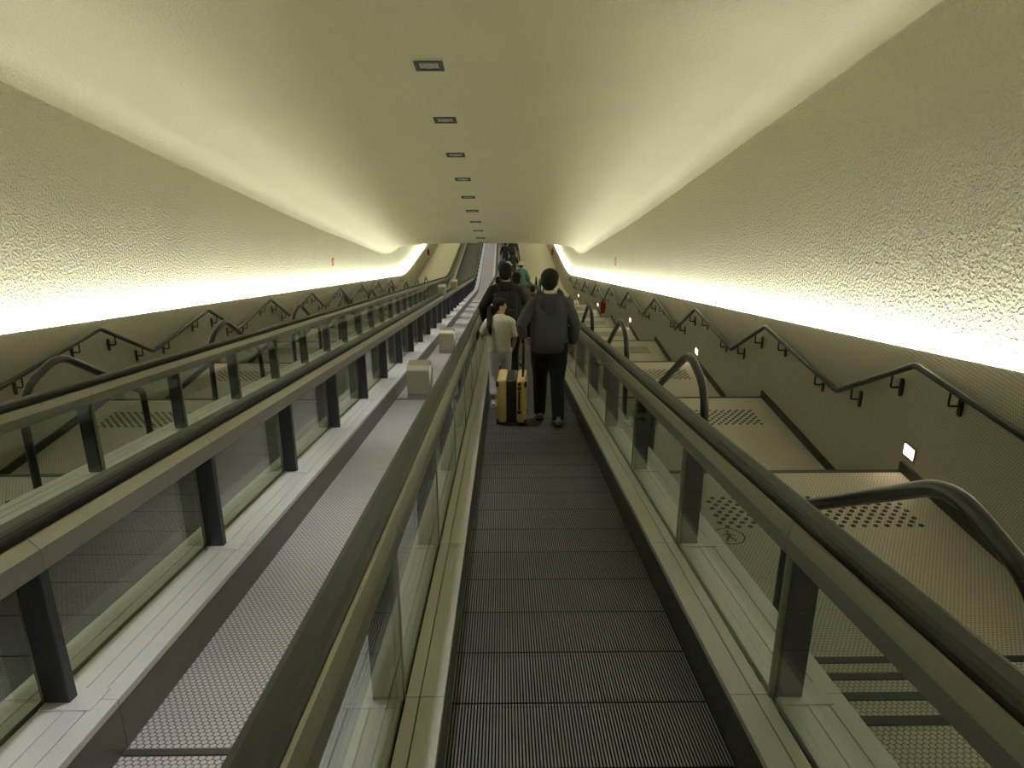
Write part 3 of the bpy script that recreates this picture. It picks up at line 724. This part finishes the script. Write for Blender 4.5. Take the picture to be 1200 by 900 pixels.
    if collar:
        bm = bmesh.new(); T(bm, [(0, -.004, 1.462), (0, .0, 1.492)], [(.078, .076), (.066, .066)], 18, (1, 0, 0)); mesh_obj('shirt_collar', to_mesh(bm, 'shirt_collar', M['white_hat'], True), root)
    # shoes with soles
    for i in range(2):
        fx, fy = feet[i]; gz = jo[i][3]; pitch = 0
        bm = bmesh.new()
        T(bm, [(fx, fy - .085, gz + .045), (fx, fy - .06, gz + .055), (fx, fy + .0, gz + .060), (fx, fy + .07, gz + .048), (fx, fy + .14, gz + .038), (fx, fy + .18, gz + .030)],
          [(.025, .030), (.038, .045), (.041, .052), (.046, .040), (.045, .030), (.025, .018)], 14, (1, 0, 0))
        T(bm, [(fx, fy - .01, gz + .06), (fx, fy - .015, gz + .125)], [(.042, .052), (.043, .052)], 14, (1, 0, 0))
        for v in bm.verts: v.co.z -= slope * (v.co.y - fy * k)
        sh = mesh_obj('shoe', fuse(bm, 'shoe', M[shoes], .007, 3), root)
        bm = bmesh.new()
        pr = [(-.03, -.10), (.03, -.10), (.042, -.05), (.040, .03), (.05, .09), (.045, .16), (.02, .19), (-.02, .19), (-.045, .16), (-.05, .09), (-.040, .03), (-.042, -.05)]
        v0 = [bm.verts.new(V(fx + x, fy + y, gz - slope * y + .003)) for x, y in pr]; v1 = [bm.verts.new(V(fx + x, fy + y, gz - slope * y + .026)) for x, y in pr]
        bm.faces.new(v0[::-1]); bm.faces.new(v1)
        for j in range(12): bm.faces.new((v0[j], v0[(j + 1) % 12], v1[(j + 1) % 12], v1[j]))
        mesh_obj('sole', to_mesh(bm, 'sole', M['sole'] if shoes == 'shoe' else M[shoes]), sh)
    if hat:
        bm = bmesh.new(); ellipsoid(bm, HP(0, -.015, .06), (.094 * k, .106 * k, .088 * k), 18, 12, yaw)
        for v in bm.verts[:]:
            if v.co.z < HP(0, 0, .03).z: v.co.z = HP(0, 0, .03).z
        tube(bm, [HP(0, .01, .022), HP(0, .01, .036)], [(.15 * k, .16 * k), (.12 * k, .13 * k)], 20, (1, 0, 0))
        mesh_obj('hat', to_mesh(bm, 'hat', M[hat], True), root)
    return root
def at(x, y): return (x, y, zb(y))

person('person', 'person in grey hooded top and dark trousers pulling the yellow suitcase, seen from behind', at(.475, 7.72), 1.66, 0, 'hoodie', 'trouser', 'shoe',
       feet=((-.085, .17), (.10, -.20)), arms=(((-.305, -.10, 1.14), (-.275, -.035, .985)), ((.275, -.03, 1.13), (.255, .04, .90))), hood=True, head_yaw=R(-14), hair_size=1.1, bulk=1.12, collar=True, wide_leg=1.06)
person('person', 'girl in cream T-shirt and pale trousers with a black ponytail, head turned in profile', at(-.045, 8.62), 1.325, 0, 'cream_shirt', 'white_trouser', 'shoe_white',
       feet=((-.10, -.04), (.10, .10)), arms=(((-.245, .05, 1.16), (-.27, .22, 1.06)), ((.23, .02, 1.12), (.20, .10, .93))), head_yaw=R(-75), long_sleeve=False, hair='pony', voxel=.008, shirt_len=.90, bulk=.95, short_ankle=True)
person('person', 'person in black jacket and trousers carrying a black backpack, walking ahead of the girl', at(.03, 9.85), 1.72, 0, 'black_cloth', 'black_cloth', 'sole',
       feet=((-.10, .10), (.10, -.06)), arms=(((-.30, .0, 1.14), (-.28, .12, .92)), ((.30, .0, 1.14), (.28, .12, .92))), bulk=1.12, head_yaw=R(-8))
# backpack worn by the person in black
root = thing('backpack', 'black backpack on the back of the person in the black jacket', 'backpack', (.03, 9.85, zb(9.85) + 1.0))
bm = bmesh.new(); box(bm, -.15, .15, -.27, -.145, .0, .40, 0, .058); mesh_obj('bag', to_mesh(bm, 'bag', M['backpack'], True), root)
bm = bmesh.new(); box(bm, -.115, .115, -.295, -.26, .03, .19, 0, .016); mesh_obj('front_pocket', to_mesh(bm, 'front_pocket', M['backpack'], True), root)
for s in (-1, 1):
    bm = bmesh.new(); tube(bm, arc_path([(s * .09, -.16, .38), (s * .10, -.10, .475), (s * .115, .08, .44), (s * .13, .15, .2), (s * .14, -.15, .03)], [.04, .06, .08]), [(.028, .008)] * 26, 8, (1, 0, 0))
    mesh_obj('strap', to_mesh(bm, 'strap', M['backpack'], True), root)
bm = bmesh.new(); tube(bm, arc_path([(-.03, -.2, .41), (-.03, -.2, .455), (.03, -.2, .455), (.03, -.2, .41)], [.015, .015]), .008, 8); mesh_obj('grab_handle', to_mesh(bm, 'grab_handle', M['backpack'], True), root)

# yellow suitcase
y0 = 7.74
root = thing('suitcase', 'yellow hard-shell cabin suitcase with black middle band and raised handle', 'suitcase', (.09, y0, zb(y0)))
root.rotation_euler = (0, 0, R(-4))
for x0, x1 in ((-.155, -.052), (.052, .155)):
    bm = bmesh.new(); box(bm, x0, x1, -.18, .20, .055, .545, 0, .028); mesh_obj('shell_half', to_mesh(bm, 'shell_half', M['yellow'], True), root)
bm = bmesh.new(); box(bm, -.054, .054, -.172, .192, .062, .538, 0, .02); mesh_obj('zip_band', to_mesh(bm, 'zip_band', M['black_plastic'], True), root)
for x in (-.148, .148):
    for y in (-.168, .188):
        for z in (.075, .495):
            bm = bmesh.new(); box(bm, x - .012, x + .012, y - .016, y + .016, z - .03, z + .03, 0, .006); mesh_obj('corner_guard', to_mesh(bm, 'corner_guard', M['black_plastic']), root)
bm = bmesh.new(); tube(bm, arc_path([(.085, -.175, .22), (.085, -.21, .23), (.085, -.21, .41), (.085, -.175, .42)], [.015, .015]), .013, 8); mesh_obj('side_handle', to_mesh(bm, 'side_handle', M['black_plastic'], True), root)
bm = bmesh.new(); box(bm, .065, .105, -.186, -.176, .44, .47); box(bm, .065, .105, -.186, -.176, .17, .20); box(bm, .07, .10, -.184, -.176, .48, .52)
mesh_obj('latch', to_mesh(bm, 'latch', M['black_plastic']), root)
bm = bmesh.new()
for y in (-.06, .08): tube(bm, [(.115, y, .53), (.115, y, .93)], .011, 8)
mesh_obj('telescopic_tubes', to_mesh(bm, 'telescopic_tubes', M['black_plastic'], True), root)
bm = bmesh.new(); box(bm, .095, .135, -.085, .105, .915, .955, 0, .012); mesh_obj('grip', to_mesh(bm, 'grip', M['black_plastic']), root)
for x in (-.115, .115):
    for y in (-.13, .15):
        dz = -S * y
        bm = bmesh.new(); bmesh.ops.create_cone(bm, cap_ends=True, segments=16, radius1=.026, radius2=.026, depth=.024, matrix=Matrix.Translation((x - .012, y, .026 + dz)) @ Matrix.Rotation(R(90), 4, 'Y'))
        bmesh.ops.create_cone(bm, cap_ends=True, segments=16, radius1=.026, radius2=.026, depth=.02, matrix=Matrix.Translation((x + .016, y, .026 + dz)) @ Matrix.Rotation(R(90), 4, 'Y'))
        box(bm, x - .014, x + .014, y - .016, y + .016, .04 + dz, .075)
        mesh_obj('caster_wheel', to_mesh(bm, 'caster_wheel', M['black_plastic']), root)

# people farther along the belt
def far_person(x, y, h, label, **kw):
    kw.setdefault('voxel', .014); kw.setdefault('slope', S if y < 39 else S2)
    return person('person', label, at(x, y), h, **kw)
far_person(.21, 12.3, 1.56, 'person in brown top and pale trousers just ahead of the person in the black jacket', top='brown', legs='khaki')
far_person(-.10, 15.5, 1.42, 'person in pink top standing by the tiled strip side of the busy walkway', top='pink', legs='navy')
far_person(.62, 16.2, 1.22, 'short person in rust top ahead of the person in brown', top='rust', legs='navy')
far_person(.62, 27.0, 1.70, 'person in teal top and white sun hat down the walkway', top='teal', legs='khaki', hat='white_hat')
far_person(.16, 25.0, 1.70, 'person in charcoal top and white cap in the queue down the walkway', top='charcoal', legs='navy', hat='white_hat')
far_person(.30, 35.0, 1.72, 'person in brown top with dark trousers near the foot of the ramp', top='brown', legs='navy')
far_person(.02, 43.0, 1.74, 'distant person in blue top at the foot of the ramp', top='blue', legs='navy')
far_person(.55, 44.5, 1.74, 'distant person in dark clothes beside the one in blue', top='navy', legs='navy')
far_person(.12, 49.0, 1.74, 'distant person in dark clothes on the level stretch behind the one in blue', top='navy', legs='navy')
far_person(.62, 51.0, 1.72, 'most distant person in a charcoal top on the level stretch', top='charcoal', legs='navy')
